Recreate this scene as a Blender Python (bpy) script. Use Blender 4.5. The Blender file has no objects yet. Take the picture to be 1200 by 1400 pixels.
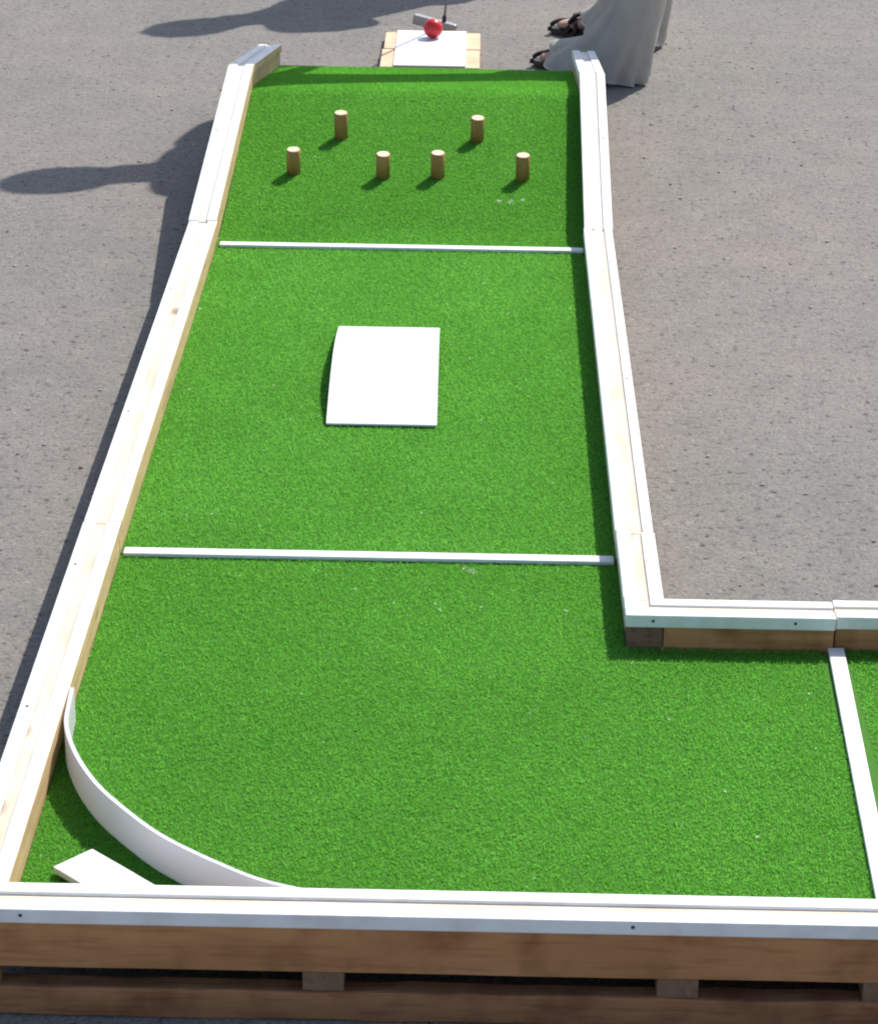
import bpy, bmesh, math, random
import numpy as np
from mathutils import Vector, Matrix

random.seed(7)
rng = np.random.default_rng(7)
sc = bpy.context.scene
C = sc.collection

# ------------------------------------------------------------------ camera
CAM = np.array([0.52124, -2.65501, 1.68406])
PITCH, YAW, ROLL, FPX = math.radians(23.4714), math.radians(-0.62378), math.radians(0.79077), 3645.695
_f = np.array([math.sin(YAW) * math.cos(PITCH), math.cos(YAW) * math.cos(PITCH), -math.sin(PITCH)])
_r = np.array([math.cos(YAW), -math.sin(YAW), 0.0])
_u = np.cross(_r, _f)
CR = _r * math.cos(ROLL) + _u * math.sin(ROLL)
CU = -_r * math.sin(ROLL) + _u * math.cos(ROLL)
cam = bpy.data.cameras.new('camera')
cam.sensor_fit = 'HORIZONTAL'
cam.sensor_width = 36.0
cam.lens = FPX / 1200.0 * 36.0
cam.clip_start = 0.05
cam.clip_end = 5000.0
cam_ob = bpy.data.objects.new('camera', cam)
C.objects.link(cam_ob)
cam_ob.matrix_world = Matrix(((CR[0], CU[0], -_f[0], CAM[0]), (CR[1], CU[1], -_f[1], CAM[1]),
                              (CR[2], CU[2], -_f[2], CAM[2]), (0, 0, 0, 1)))
sc.camera = cam_ob

# ------------------------------------------------------------------ light
SUN = Vector((0.3734, 0.5420, 0.7528)).normalized()      # towards the sun
elev = math.asin(SUN.z)
world = bpy.data.worlds.new('World')
sc.world = world
world.use_nodes = True
wn = world.node_tree
sky = wn.nodes.new('ShaderNodeTexSky')
sky.sky_type = 'NISHITA'
sky.sun_disc = False
sky.sun_elevation = elev
sky.sun_rotation = math.atan2(SUN.x, SUN.y)
sky.dust_density = 1.5
bg = wn.nodes['Background']
bg.inputs['Strength'].default_value = 0.125
wn.links.new(sky.outputs[0], bg.inputs['Color'])
sl = bpy.data.lights.new('sun', 'SUN')
sl.energy = 3.8
sl.angle = math.radians(0.55)
sl.color = (1.0, 0.955, 0.89)
so = bpy.data.objects.new('sun', sl)
C.objects.link(so)
so.location = (3, 6, 8)
so.rotation_euler = (-SUN).to_track_quat('-Z', 'Y').to_euler()

sc.view_settings.view_transform = 'Standard'
sc.view_settings.look = 'None'
sc.view_settings.exposure = 0.5
sc.view_settings.gamma = 1.0
sc.view_settings.use_curve_mapping = False
sc.cycles.pixel_filter_type = 'BLACKMAN_HARRIS'
sc.cycles.filter_width = 2.1

G = -0.092          # ground level; the turf of the flat modules is z = 0
W = 0.75            # width of the lane


def at(ax, val, px, py):
    """photo pixel (1200x1400) -> point where its ray meets the plane axis = val"""
    d = _f + CR * (px - 600) / FPX - CU * (py - 700) / FPX
    t = (val - CAM[ax]) / d[ax]
    return Vector(CAM + t * d)


# ------------------------------------------------------------------ materials
def mat(name, rough=0.6, spec=0.3):
    m = bpy.data.materials.new(name)
    m.use_nodes = True
    nt = m.node_tree
    b = nt.nodes['Principled BSDF']
    b.inputs['Roughness'].default_value = rough
    b.inputs['Specular IOR Level'].default_value = spec
    return m, nt, b


def N(nt, t, **kw):
    n = nt.nodes.new(t)
    for k, v in kw.items():
        if k in n.inputs:
            n.inputs[k].default_value = v
        else:
            setattr(n, k, v)
    return n


def ramp(nt, src, stops):
    r = nt.nodes.new('ShaderNodeValToRGB')
    e = r.color_ramp.elements
    while len(e) < len(stops):
        e.new(0.5)
    for k, (p, c) in enumerate(stops):
        e[k].position = p
        e[k].color = (c[0], c[1], c[2], 1)
    nt.links.new(src, r.inputs['Fac'])
    return r.outputs['Color']


def mix(nt, fac, a, b, mode='MIX'):
    m = nt.nodes.new('ShaderNodeMix')
    m.data_type = 'RGBA'
    m.blend_type = mode
    for sock, v in ((m.inputs['Factor'], fac), (m.inputs['A'], a), (m.inputs['B'], b)):
        if isinstance(v, (int, float)):
            sock.default_value = v
        elif isinstance(v, tuple):
            sock.default_value = (v[0], v[1], v[2], 1)
        else:
            nt.links.new(v, sock)
    return m.outputs['Result']


def coords(nt, scale, rnd=True):
    tc = nt.nodes.new('ShaderNodeTexCoord')
    mp = nt.nodes.new('ShaderNodeMapping')
    mp.inputs['Scale'].default_value = scale
    nt.links.new(tc.outputs['Object'], mp.inputs['Vector'])
    if rnd:
        oi = nt.nodes.new('ShaderNodeObjectInfo')
        mu = nt.nodes.new('ShaderNodeMath')
        mu.operation = 'MULTIPLY'
        mu.inputs[1].default_value = 37.0
        nt.links.new(oi.outputs['Random'], mu.inputs[0])
        nt.links.new(mu.outputs[0], mp.inputs['Location'])
    return mp.outputs['Vector']


def noise(nt, vec, scale, detail=4.0, rough=0.55):
    n = N(nt, 'ShaderNodeTexNoise', Scale=scale, Detail=detail, Roughness=rough)
    nt.links.new(vec, n.inputs['Vector'])
    return n.outputs['Fac']


def bump(nt, b, h, dist, strength=1.0):
    n = nt.nodes.new('ShaderNodeBump')
    n.inputs['Distance'].default_value = dist
    n.inputs['Strength'].default_value = strength
    nt.links.new(h, n.inputs['Height'])
    nt.links.new(n.outputs['Normal'], b.inputs['Normal'])


def wood(name, dark, mid, light, axis, rough=0.65, knots=True, stain=None):
    m, nt, b = mat(name, rough, 0.25)
    sc_ = [1.0, 1.0, 1.0]
    sc_[axis] = 0.07
    v = coords(nt, tuple(sc_))
    g = noise(nt, v, 130, 5, 0.6)
    g2 = noise(nt, v, 24, 3, 0.5)
    col = ramp(nt, g2, [(0.3, mid), (0.7, light)])
    lines = ramp(nt, g, [(0.36, (1, 1, 1)), (0.5, (0, 0, 0))])
    lf = nt.nodes.new('ShaderNodeMath')
    lf.operation = 'MULTIPLY'
    lf.inputs[1].default_value = 0.55
    nt.links.new(lines, lf.inputs[0])
    col = mix(nt, lf.outputs[0], col, dark)
    vv = coords(nt, (1, 1, 1))
    blot = noise(nt, vv, 7, 3)
    bl = ramp(nt, blot, [(0.45, (1, 1, 1)), (0.75, (0.72, 0.68, 0.64))])
    col = mix(nt, 0.8, col, bl, 'MULTIPLY')
    if knots:
        s2 = [9.0, 9.0, 9.0]
        s2[axis] = 4.5
        kv = coords(nt, tuple(s2))
        vo = N(nt, 'ShaderNodeTexVoronoi', Scale=1.0)
        nt.links.new(kv, vo.inputs['Vector'])
        kn = ramp(nt, vo.outputs['Distance'], [(0.05, (0.30, 0.20, 0.13)), (0.13, (1, 1, 1))])
        col = mix(nt, 0.75, col, kn, 'MULTIPLY')
    if stain:
        st = ramp(nt, noise(nt, vv, 14, 4), [(0.5, (1, 1, 1)), (0.72, stain)])
        col = mix(nt, 0.7, col, st, 'MULTIPLY')
    nt.links.new(col, b.inputs['Base Color'])
    bump(nt, b, g, 0.0006, 0.7)
    return m


M = {}
for ax, s in ((0, 'x'), (1, 'y'), (2, 'z')):
    M['pine_' + s] = wood('pale pine ' + s, (0.66, 0.52, 0.37), (0.73, 0.62, 0.47), (0.79, 0.70, 0.56), ax)
    M['beam_' + s] = wood('tan softwood ' + s, (0.40, 0.26, 0.12), (0.55, 0.39, 0.19), (0.64, 0.47, 0.25), ax)
    M['brown_' + s] = wood('brown softwood ' + s, (0.33, 0.140, 0.055), (0.46, 0.215, 0.088), (0.54, 0.270, 0.115), ax,
                           stain=(0.55, 0.45, 0.4))
M['runner_x'] = wood('dark runner board', (0.22, 0.085, 0.035), (0.33, 0.145, 0.065), (0.41, 0.195, 0.090), 0, stain=(0.6, 0.45, 0.4))
M['endgrain'] = wood('dark end grain', (0.10, 0.05, 0.035), (0.18, 0.09, 0.06), (0.24, 0.125, 0.085), 1, knots=False)
M['pegwood'] = wood('turned beech', (0.29, 0.155, 0.042), (0.40, 0.22, 0.063), (0.48, 0.28, 0.09), 2, knots=False)
M['plank_x'] = wood('fresh deal plank', (0.62, 0.40, 0.23), (0.74, 0.53, 0.34), (0.80, 0.60, 0.41), 0)
M['palecore'] = wood('white-washed pine', (0.74, 0.68, 0.60), (0.80, 0.76, 0.70), (0.83, 0.80, 0.76), 1)
M['joistend'] = wood('weathered joist', (0.15, 0.085, 0.05), (0.22, 0.13, 0.078), (0.27, 0.165, 0.10), 1, knots=False)
M['pegtop'] = wood('sawn beech top', (0.68, 0.50, 0.32), (0.76, 0.60, 0.42), (0.82, 0.68, 0.50), 0, knots=False)


def white_paint():
    m, nt, b = mat('white paint', 0.45, 0.4)
    v = coords(nt, (1, 1, 1))
    n1 = noise(nt, v, 18, 5, 0.6)
    n2 = noise(nt, v, 160, 3, 0.6)
    col = ramp(nt, n1, [(0.42, (0.83, 0.83, 0.83)), (0.72, (0.70, 0.68, 0.64))])
    sp = ramp(nt, n2, [(0.70, (1, 1, 1)), (0.80, (0.72, 0.66, 0.58))])
    nt.links.new(mix(nt, 0.6, col, sp, 'MULTIPLY'), b.inputs['Base Color'])
    bump(nt, b, n2, 0.0003, 0.6)
    return m


M['white'] = white_paint()


def plain(name, c, rough=0.5, spec=0.4, var=0.12, scale=30, metal=0.0, bumpd=0.0):
    m, nt, b = mat(name, rough, spec)
    v = coords(nt, (1, 1, 1))
    n1 = noise(nt, v, scale, 4)
    lo = tuple(x * (1 - var) for x in c)
    hi = tuple(min(1, x * (1 + var)) for x in c)
    nt.links.new(ramp(nt, n1, [(0.3, lo), (0.7, hi)]), b.inputs['Base Color'])
    b.inputs['Metallic'].default_value = metal
    if bumpd:
        bump(nt, b, n1, bumpd)
    return m


M['plastic'] = plain('white plastic sheet', (0.80, 0.80, 0.81), 0.35, 0.45, 0.03, 12)
M['strip'] = plain('thin white plastic strip', (0.83, 0.82, 0.83), 0.35, 0.45, 0.03, 12)
_nt = M['strip'].node_tree
_tl = _nt.nodes.new('ShaderNodeBsdfTranslucent')
_tl.inputs['Color'].default_value = (0.80, 0.78, 0.80, 1)
_ms = _nt.nodes.new('ShaderNodeMixShader')
_ms.inputs['Fac'].default_value = 0.3
_nt.links.new(_nt.nodes['Principled BSDF'].outputs[0], _ms.inputs[1])
_nt.links.new(_tl.outputs[0], _ms.inputs[2])
_nt.links.new(_ms.outputs[0], _nt.nodes['Material Output'].inputs['Surface'])
M['screw'] = plain('dark screw', (0.06, 0.055, 0.06), 0.5, 0.5, 0.2, 300)
M['ball'] = plain('red ball rubber', (0.60, 0.025, 0.03), 0.35, 0.45, 0.06, 40)
M['steel'] = plain('brushed steel', (0.30, 0.30, 0.32), 0.42, 0.5, 0.15, 60, metal=0.6)
M['shaft'] = plain('chrome shaft', (0.45, 0.45, 0.46), 0.25, 0.5, 0.05, 60, metal=0.9)
M['rubber'] = plain('black rubber', (0.025, 0.024, 0.024), 0.6, 0.35, 0.2, 80)
M['leather'] = plain('black leather', (0.022, 0.018, 0.016), 0.5, 0.4, 0.3, 90, bumpd=0.0005)
M['skin'] = plain('skin', (0.50, 0.31, 0.23), 0.55, 0.35, 0.08, 40)
M['hair'] = plain('dark hair', (0.05, 0.03, 0.02), 0.55, 0.35, 0.3, 120, bumpd=0.002)
M['shirt'] = plain('pale shirt', (0.55, 0.55, 0.52), 0.85, 0.15, 0.06, 40, bumpd=0.001)
M['shirt2'] = plain('blue shirt', (0.12, 0.18, 0.30), 0.85, 0.15, 0.08, 40, bumpd=0.001)
M['jeans'] = plain('dark trousers', (0.05, 0.055, 0.07), 0.85, 0.15, 0.1, 60, bumpd=0.001)


def linen():
    m, nt, b = mat('grey linen', 0.9, 0.12)
    v = coords(nt, (1, 1, 1))
    n1 = noise(nt, v, 14, 4)
    n2 = noise(nt, v, 420, 2)
    col = ramp(nt, n1, [(0.3, (0.68, 0.645, 0.58)), (0.7, (0.76, 0.725, 0.655))])
    nt.links.new(col, b.inputs['Base Color'])
    b.inputs['Sheen Weight'].default_value = 0.2
    s = nt.nodes.new('ShaderNodeMath')
    s.operation = 'MULTIPLY_ADD'
    s.inputs[1].default_value = 0.15
    nt.links.new(n2, s.inputs[0])
    nt.links.new(noise(nt, v, 22, 3), s.inputs[2])
    bump(nt, b, s.outputs[0], 0.008, 0.6)
    tl = nt.nodes.new('ShaderNodeBsdfTranslucent')
    nt.links.new(col, tl.inputs['Color'])
    ms = nt.nodes.new('ShaderNodeMixShader')
    ms.inputs['Fac'].default_value = 0.5
    nt.links.new(b.outputs[0], ms.inputs[1])
    nt.links.new(tl.outputs[0], ms.inputs[2])
    nt.links.new(ms.outputs[0], nt.nodes['Material Output'].inputs['Surface'])
    return m


M['linen'] = linen()
M['hem'] = plain('pale linen hem', (0.68, 0.67, 0.64), 0.9, 0.12, 0.06, 60)


def turf_mat():
    m, nt, b = mat('artificial turf fibre', 0.55, 0.22)
    at_ = nt.nodes.new('ShaderNodeAttribute')
    at_.attribute_name = 'tint'
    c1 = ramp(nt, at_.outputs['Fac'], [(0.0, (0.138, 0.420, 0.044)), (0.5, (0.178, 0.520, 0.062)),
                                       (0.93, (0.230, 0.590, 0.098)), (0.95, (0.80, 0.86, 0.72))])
    tc = nt.nodes.new('ShaderNodeTexCoord')
    n1 = noise(nt, tc.outputs['Object'], 4, 5)
    c2 = ramp(nt, n1, [(0.32, (0.87, 0.90, 0.88)), (0.68, (1.07, 1.04, 1.12))])
    col = mix(nt, 1.0, c1, c2, 'MULTIPLY')
    nt.links.new(col, b.inputs['Base Color'])
    b.inputs['Sheen Weight'].default_value = 0.25
    b.inputs['Sheen Roughness'].default_value = 0.35
    b.inputs['Sheen Tint'].default_value = (0.5, 0.9, 0.3, 1)
    tl = nt.nodes.new('ShaderNodeBsdfTranslucent')
    nt.links.new(col, tl.inputs['Color'])
    ms = nt.nodes.new('ShaderNodeMixShader')
    ms.inputs['Fac'].default_value = 0.70
    nt.links.new(b.outputs[0], ms.inputs[1])
    nt.links.new(tl.outputs[0], ms.inputs[2])
    nt.links.new(ms.outputs[0], nt.nodes['Material Output'].inputs['Surface'])
    return m


M['turf'] = turf_mat()


def backing_mat():
    m, nt, b = mat('turf backing', 0.8, 0.15)
    tc = nt.nodes.new('ShaderNodeTexCoord')
    n1 = noise(nt, tc.outputs['Object'], 400, 3)
    nt.links.new(ramp(nt, n1, [(0.3, (0.052, 0.165, 0.017)), (0.7, (0.068, 0.210, 0.022))]), b.inputs['Base Color'])
    b.inputs['Sheen Weight'].default_value = 0.0
    bump(nt, b, n1, 0.002)
    return m


M['backing'] = backing_mat()


def asphalt():
    m, nt, b = mat('worn asphalt', 0.9, 0.2)
    tc = nt.nodes.new('ShaderNodeTexCoord')
    v = tc.outputs['Object']
    big = noise(nt, v, 1.1, 5, 0.6)
    mid_ = noise(nt, v, 9.0, 4, 0.6)
    fine = noise(nt, v, 170.0, 4, 0.65)
    pits = noise(nt, v, 58.0, 3, 0.62)
    col = ramp(nt, big, [(0.32, (0.203, 0.200, 0.183)), (0.50, (0.223, 0.212, 0.194)), (0.68, (0.246, 0.222, 0.203))])
    c2 = ramp(nt, mid_, [(0.3, (0.91, 0.90, 0.91)), (0.55, (1.0, 1.0, 1.0)), (0.75, (1.09, 1.06, 1.04))])
    col = mix(nt, 1.0, col, c2, 'MULTIPLY')
    c3 = ramp(nt, fine, [(0.30, (0.60, 0.59, 0.58)), (0.47, (1.0, 1.0, 1.0)), (0.66, (1.2, 1.2, 1.19))])
    col = mix(nt, 1.0, col, c3, 'MULTIPLY')
    c4 = ramp(nt, pits, [(0.29, (0.28, 0.27, 0.26)), (0.42, (1, 1, 1))])
    col = mix(nt, 1.0, col, c4, 'MULTIPLY')
    vo = N(nt, 'ShaderNodeTexVoronoi', Scale=120.0)
    nt.links.new(v, vo.inputs['Vector'])
    # scattered stones of the aggregate: grey, buff and pinkish
    hs = nt.nodes.new('ShaderNodeSeparateColor')
    nt.links.new(vo.outputs['Color'], hs.inputs[0])
    st = ramp(nt, hs.outputs[0], [(0.0, (0.84, 0.84, 0.86)), (0.5, (1, 0.99, 0.98)), (0.96, (1.06, 1.02, 1.0)), (0.99, (1.22, 1.2, 1.17))])
    col = mix(nt, 0.85, col, st, 'MULTIPLY')
    nt.links.new(col, b.inputs['Base Color'])
    add = nt.nodes.new('ShaderNodeMath')
    add.operation = 'ADD'
    nt.links.new(fine, add.inputs[0])
    nt.links.new(pits, add.inputs[1])
    bump(nt, b, add.outputs[0], 0.006, 0.55)
    return m


M['asphalt'] = asphalt()


# ------------------------------------------------------------------ object helpers
def link(name, me, material, parent=None, label=None):
    o = bpy.data.objects.new(name, me)
    C.objects.link(o)
    if material is not None and not me.materials:
        me.materials.append(material)
    if parent is not None:
        o.parent = parent
    if label:
        o['label'] = label
    return o


def tag(o, label, cat, group=None, kind=None):
    o['label'] = label
    o['category'] = cat
    if group:
        o['group'] = group
    if kind:
        o['kind'] = kind
    return o


def thing(name, label, cat, loc, rz=0.0, group=None):
    o = bpy.data.objects.new(name, None)
    o.empty_display_size = 0.05
    C.objects.link(o)
    o.location = loc
    o.rotation_euler = (0, 0, rz)
    return tag(o, label, cat, group)


def hexa(name, parent, material, pts, off=(0, 0, 0), bev=0.0015, label=None, rough_edge=0.0, cuts=0):
    """box from 8 points: bottom ring (4), top ring (4)"""
    bm = bmesh.new()
    vs = [bm.verts.new(Vector(p) - Vector(off)) for p in pts]
    for f in ((3, 2, 1, 0), (4, 5, 6, 7), (0, 1, 5, 4), (1, 2, 6, 5), (2, 3, 7, 6), (3, 0, 4, 7)):
        bm.faces.new([vs[i] for i in f])
    bmesh.ops.recalc_face_normals(bm, faces=bm.faces)
    if cuts:
        es = sorted(bm.edges, key=lambda e: -e.calc_length())[:4]
        bmesh.ops.subdivide_edges(bm, edges=es, cuts=cuts, use_grid_fill=True)
        for v in bm.verts:
            v.co += Vector((0, random.uniform(-1, 1), random.uniform(-1, 1))) * rough_edge
    if bev:
        eds = [e for e in bm.edges if len(e.link_faces) == 2 and e.calc_face_angle(0) > 0.5]
        bmesh.ops.bevel(bm, geom=eds, offset=bev, segments=2, profile=0.6, affect='EDGES', clamp_overlap=True)
    me = bpy.data.meshes.new(name)
    bm.to_mesh(me)
    bm.free()
    return link(name, me, material, parent, label)


def box(name, parent, material, x0, x1, y0, y1, z0, z1, off=(0, 0, 0), bev=0.0015, **kw):
    return hexa(name, parent, material, [(x0, y0, z0), (x1, y0, z0), (x1, y1, z0), (x0, y1, z0),
                                         (x0, y0, z1), (x1, y0, z1), (x1, y1, z1), (x0, y1, z1)], off, bev, **kw)


def yprism(name, parent, material, a, b, x0, x1, z0, z1, off, bev=0.0015, **kw):
    """bar running along y from a=(y,z) to b=(y,z), its section given by x0..x1 and z0..z1 above that line"""
    return hexa(name, parent, material,
                [(x0, a[0], a[1] + z0), (x1, a[0], a[1] + z0), (x1, b[0], b[1] + z0), (x0, b[0], b[1] + z0),
                 (x0, a[0], a[1] + z1), (x1, a[0], a[1] + z1), (x1, b[0], b[1] + z1), (x0, b[0], b[1] + z1)], off, bev, **kw)


def screw(parent, p, normal, r=0.0026, off=(0, 0, 0)):
    bm = bmesh.new()
    bmesh.ops.create_cone(bm, cap_ends=True, segments=10, radius1=r, radius2=r * 0.7, depth=0.0014)
    q = Vector(normal).to_track_quat('Z', 'Y').to_matrix().to_4x4()
    bmesh.ops.transform(bm, matrix=Matrix.Translation(Vector(p) - Vector(off)) @ q, verts=bm.verts)
    me = bpy.data.meshes.new('screw')
    bm.to_mesh(me)
    bm.free()
    return link('screw', me, M['screw'], parent)


def lathe(prof, seg=24):
    bm = bmesh.new()
    rings = []
    for r, z in prof:
        if r < 1e-6:
            rings.append([bm.verts.new((0, 0, z))])
        else:
            rings.append([bm.verts.new((r * math.cos(2 * math.pi * k / seg), r * math.sin(2 * math.pi * k / seg), z)) for k in range(seg)])
    for a, b in zip(rings[:-1], rings[1:]):
        for k in range(seg):
            k2 = (k + 1) % seg
            if len(a) == 1:
                bm.faces.new((a[0], b[k], b[k2]))
            elif len(b) == 1:
                bm.faces.new((a[k], a[k2], b[0]))
            else:
                bm.faces.new((a[k], a[k2], b[k2], b[k]))
    bmesh.ops.recalc_face_normals(bm, faces=bm.faces)
    return bm


def to_mesh(bm, name, smooth=True):
    me = bpy.data.meshes.new(name)
    bm.to_mesh(me)
    bm.free()
    if smooth:
        for p in me.polygons:
            p.use_smooth = True
    return me


def tube(path, rad, seg=12, cap=True):
    """swept round tube; rad a number or a list"""
    bm = bmesh.new()
    P = [Vector(p) for p in path]
    rs = rad if isinstance(rad, (list, tuple)) else [rad] * len(P)
    rings = []
    for i, p in enumerate(P):
        t = (P[min(i + 1, len(P) - 1)] - P[max(i - 1, 0)]).normalized()
        ref = Vector((0, 0, 1)) if abs(t.z) < 0.9 else Vector((1, 0, 0))
        a = t.cross(ref).normalized()
        c = t.cross(a).normalized()
        rings.append([bm.verts.new(p + (a * math.cos(2 * math.pi * k / seg) + c * math.sin(2 * math.pi * k / seg)) * rs[i]) for k in range(seg)])
    for a, b in zip(rings[:-1], rings[1:]):
        for k in range(seg):
            bm.faces.new((a[k], a[(k + 1) % seg], b[(k + 1) % seg], b[k]))
    if cap:
        bm.faces.new(rings[0])
        bm.faces.new(rings[-1])
    bmesh.ops.recalc_face_normals(bm, faces=bm.faces)
    return bm


def turf(parent, off, regions, zf, density, blade, seed, flecks=(), light_tint=0.0):
    """short upright fibres, one triangle each"""
    r = np.random.default_rng(seed)
    pts = []
    for (x0, x1, y0, y1) in regions:
        n = int((x1 - x0) * (y1 - y0) * density)
        pts.append(np.column_stack([r.uniform(x0, x1, n), r.uniform(y0, y1, n)]))
    p = np.vstack(pts)
    # uneven pile: clumps stand up or lie flat
    ph = r.uniform(0, 6.28, 12)
    clump = np.zeros(len(p))
    for k in range(12):
        a = r.uniform(0, math.pi)
        fr = r.uniform(250, 900)
        clump += np.sin((p[:, 0] * math.cos(a) + p[:, 1] * math.sin(a)) * fr + ph[k])
    clump /= 3.0
    keep = r.uniform(0, 1, len(p)) < np.clip(0.90 + 0.16 * clump, 0.35, 1)
    p, clump = p[keep], clump[keep]
    n = len(p)
    h = blade * r.uniform(0.65, 1.15, n) * np.clip(1 + 0.10 * clump, 0.7, 1.25)
    wd = 0.00055 * r.uniform(0.8, 1.4, n) * (blade / 0.0042) * 1.35
    az = r.uniform(0, 2 * math.pi, n)
    lean = h * r.uniform(0.1, 0.9, n)
    fa = r.uniform(0, 2 * math.pi, n)
    z = zf(p[:, 1])
    base = np.column_stack([p, z]) - np.array(off)
    e = np.column_stack([np.cos(fa) * wd, np.sin(fa) * wd, np.zeros(n)])
    tip = base + np.column_stack([np.cos(az) * lean, np.sin(az) * lean, h])
    co = np.empty((n, 3, 3), np.float32)
    co[:, 0], co[:, 1], co[:, 2] = base - e, base + e, tip
    tint = np.clip(r.normal(0.5 + light_tint, 0.11, n) + 0.05 * clump, 0.0, 0.92)  # mean shift paints viewing-angle brightness into the fibre colour
    tint[r.uniform(0, 1, n) < 0.00012] = 1.0
    # stray pale fluff and grit caught in the pile
    area = sum((q[1] - q[0]) * (q[3] - q[2]) for q in regions)
    rnd = [(p[i, 0], p[i, 1], r.uniform(0.0010, 0.0022)) for i in r.integers(0, n, int(area * 75))]
    for fx, fy, fr in list(flecks) + rnd:
        d = np.hypot(p[:, 0] - fx, p[:, 1] - fy)
        tint[(d < fr) & (r.uniform(0, 1, n) < 0.75)] = r.uniform(0.94, 0.99)
    me = bpy.data.meshes.new('turf')
    me.vertices.add(3 * n)
    me.vertices.foreach_set('co', co.reshape(-1))
    me.loops.add(3 * n)
    me.loops.foreach_set('vertex_index', np.arange(3 * n, dtype=np.int32))
    me.polygons.add(n)
    me.polygons.foreach_set('loop_start', np.arange(0, 3 * n, 3, dtype=np.int32))
    me.polygons.foreach_set('loop_total', np.full(n, 3, np.int32))
    at_ = me.attributes.new('tint', 'FLOAT', 'POINT')
    at_.data.foreach_set('value', np.repeat(tint, 3).astype(np.float32))
    me.update(calc_edges=True)
    o = link('turf', me, M['turf'], parent)
    o['kind'] = 'stuff'
    return o


# ------------------------------------------------------------------ ground
def make_ground():
    bm = bmesh.new()
    S = 900.0
    vs = [bm.verts.new(v) for v in ((-S, -S, 0), (S, -S, 0), (S, S, 0), (-S, S, 0))]
    bm.faces.new(vs)
    o = link('ground', to_mesh(bm, 'ground', False), M['asphalt'])
    o.location.z = G
    o['kind'] = 'structure'
    o['label'] = 'worn grey asphalt yard under the course'


make_ground()


def make_grit():
    bm = bmesh.new()
    r = random.Random(5)
    for _ in range(420):
        if r.random() < 0.6:
            x, y = r.uniform(0.86, 2.2), r.uniform(0.9, 5.6)
        else:
            x, y = r.uniform(-1.6, -0.09), r.uniform(0.4, 5.6)
        q = r.uniform(0.0015, 0.0042)
        ret = bmesh.ops.create_icosphere(bm, subdivisions=1, radius=q)
        for v in ret['verts']:
            v.co = Vector((v.co.x * r.uniform(0.8, 1.5), v.co.y * r.uniform(0.7, 1.3), v.co.z * 0.6)) + Vector((x, y, q * 0.4))
    o = link('grit', to_mesh(bm, 'grit', False), M['grit'])
    o.location.z = G
    tag(o, 'loose pale and dark grit scattered on the asphalt', 'grit', kind='stuff')


M['grit'] = plain('loose grit', (0.34, 0.32, 0.30), 0.9, 0.2, 0.75, 9)
make_grit()

RH = 0.054     # top of the rails above the turf
BT = 0.0345    # top of the timber under the white battens
RW = 0.058


def y_rail(mod, off, a, b, xin, side, core, names_screws=(), zb=-0.006, material='beam_y', topz=0.0, corem='pine_y'):
    """a rail along y.  xin = face towards the lane, side = -1 (left of the lane) or +1"""
    w1 = (RW - core) / 2
    xin = xin + random.uniform(-0.001, 0.001)
    def xs(d0, d1):
        p = sorted((xin + side * d0, xin + side * d1))
        return p[0], p[1]
    yprism('rail_beam', mod, M[material], a, b, *xs(0.004, RW - 0.003), zb, BT, off, 0.002)
    bi = yprism('inner_batten', mod, M['white'], a, b, *xs(0.0, w1), BT, RH + topz, off, 0.002)
    bo = yprism('outer_batten', mod, M['white'], a, b, *xs(RW - w1 + 0.0005, RW), BT, RH - 0.0007 + topz, off, 0.002)
    yprism('core_strip', mod, M[corem], a, b, *xs(w1 + 0.0004, RW - w1), BT + 0.0003, RH - 0.0045 + topz, off, 0.001)
    if side < 0:                              # the lane side of these battens is bare timber
        bi.data.materials.append(M['beam_y'])
        for p in bi.data.polygons:
            if p.normal.x > 0.9:
                p.material_index = 1
    for t in names_screws:
        y = a[0] + (b[0] - a[0]) * t
        z = a[1] + (b[1] - a[1]) * t
        screw(bo, (xin + side * RW * 0.82, y, z + RH + topz - 0.0004), (0, 0, 1), off=off)
    return bi, bo


def x_rail(mod, off, x0, x1, yin, side, core, screws=(), zb=-0.006, x1b=None, material='brown_x', face=-1, core0=None):
    w1 = (RW - core) / 2
    def ys(d0, d1):
        p = sorted((yin + side * d0, yin + side * d1))
        return p[0], p[1]
    if zb is not None:
        box('rail_beam', mod, M[material], x0, x1, *ys(0.004, RW - 0.003), zb, BT, off, 0.002)
    bi = box('inner_batten', mod, M['white'], x0, x1, *ys(0.0, w1), BT, RH, off, 0.002)
    bo = box('outer_batten', mod, M['white'], x0, x1, *ys(RW - w1 + 0.0005, RW), BT, RH - 0.0007, off, 0.002)
    box('core_strip', mod, M['pine_x'], x0, x1, *ys(w1 + 0.0004, RW - w1), BT + 0.0003, RH - 0.0045, off, 0.001)
    tgt = bo if (side * face > 0) else bi
    yf = yin + side * RW if (side * face > 0) else yin
    for sx in screws:
        screw(tgt, (sx, yf + face * 0.0004, (BT + RH) / 2 + 0.001), (0, face, 0), off=off)
    return bi, bo


# ------------------------------------------------------------------ corner module
Y1, Y2, YC = 1.041, 2.574, 0.7457
o1 = (0.5, 0.5, G)
corner = thing('minigolf_corner_module',
               'L-shaped green turf corner section with white-capped timber rails and brown plinth boards', 'minigolf lane', o1)
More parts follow.
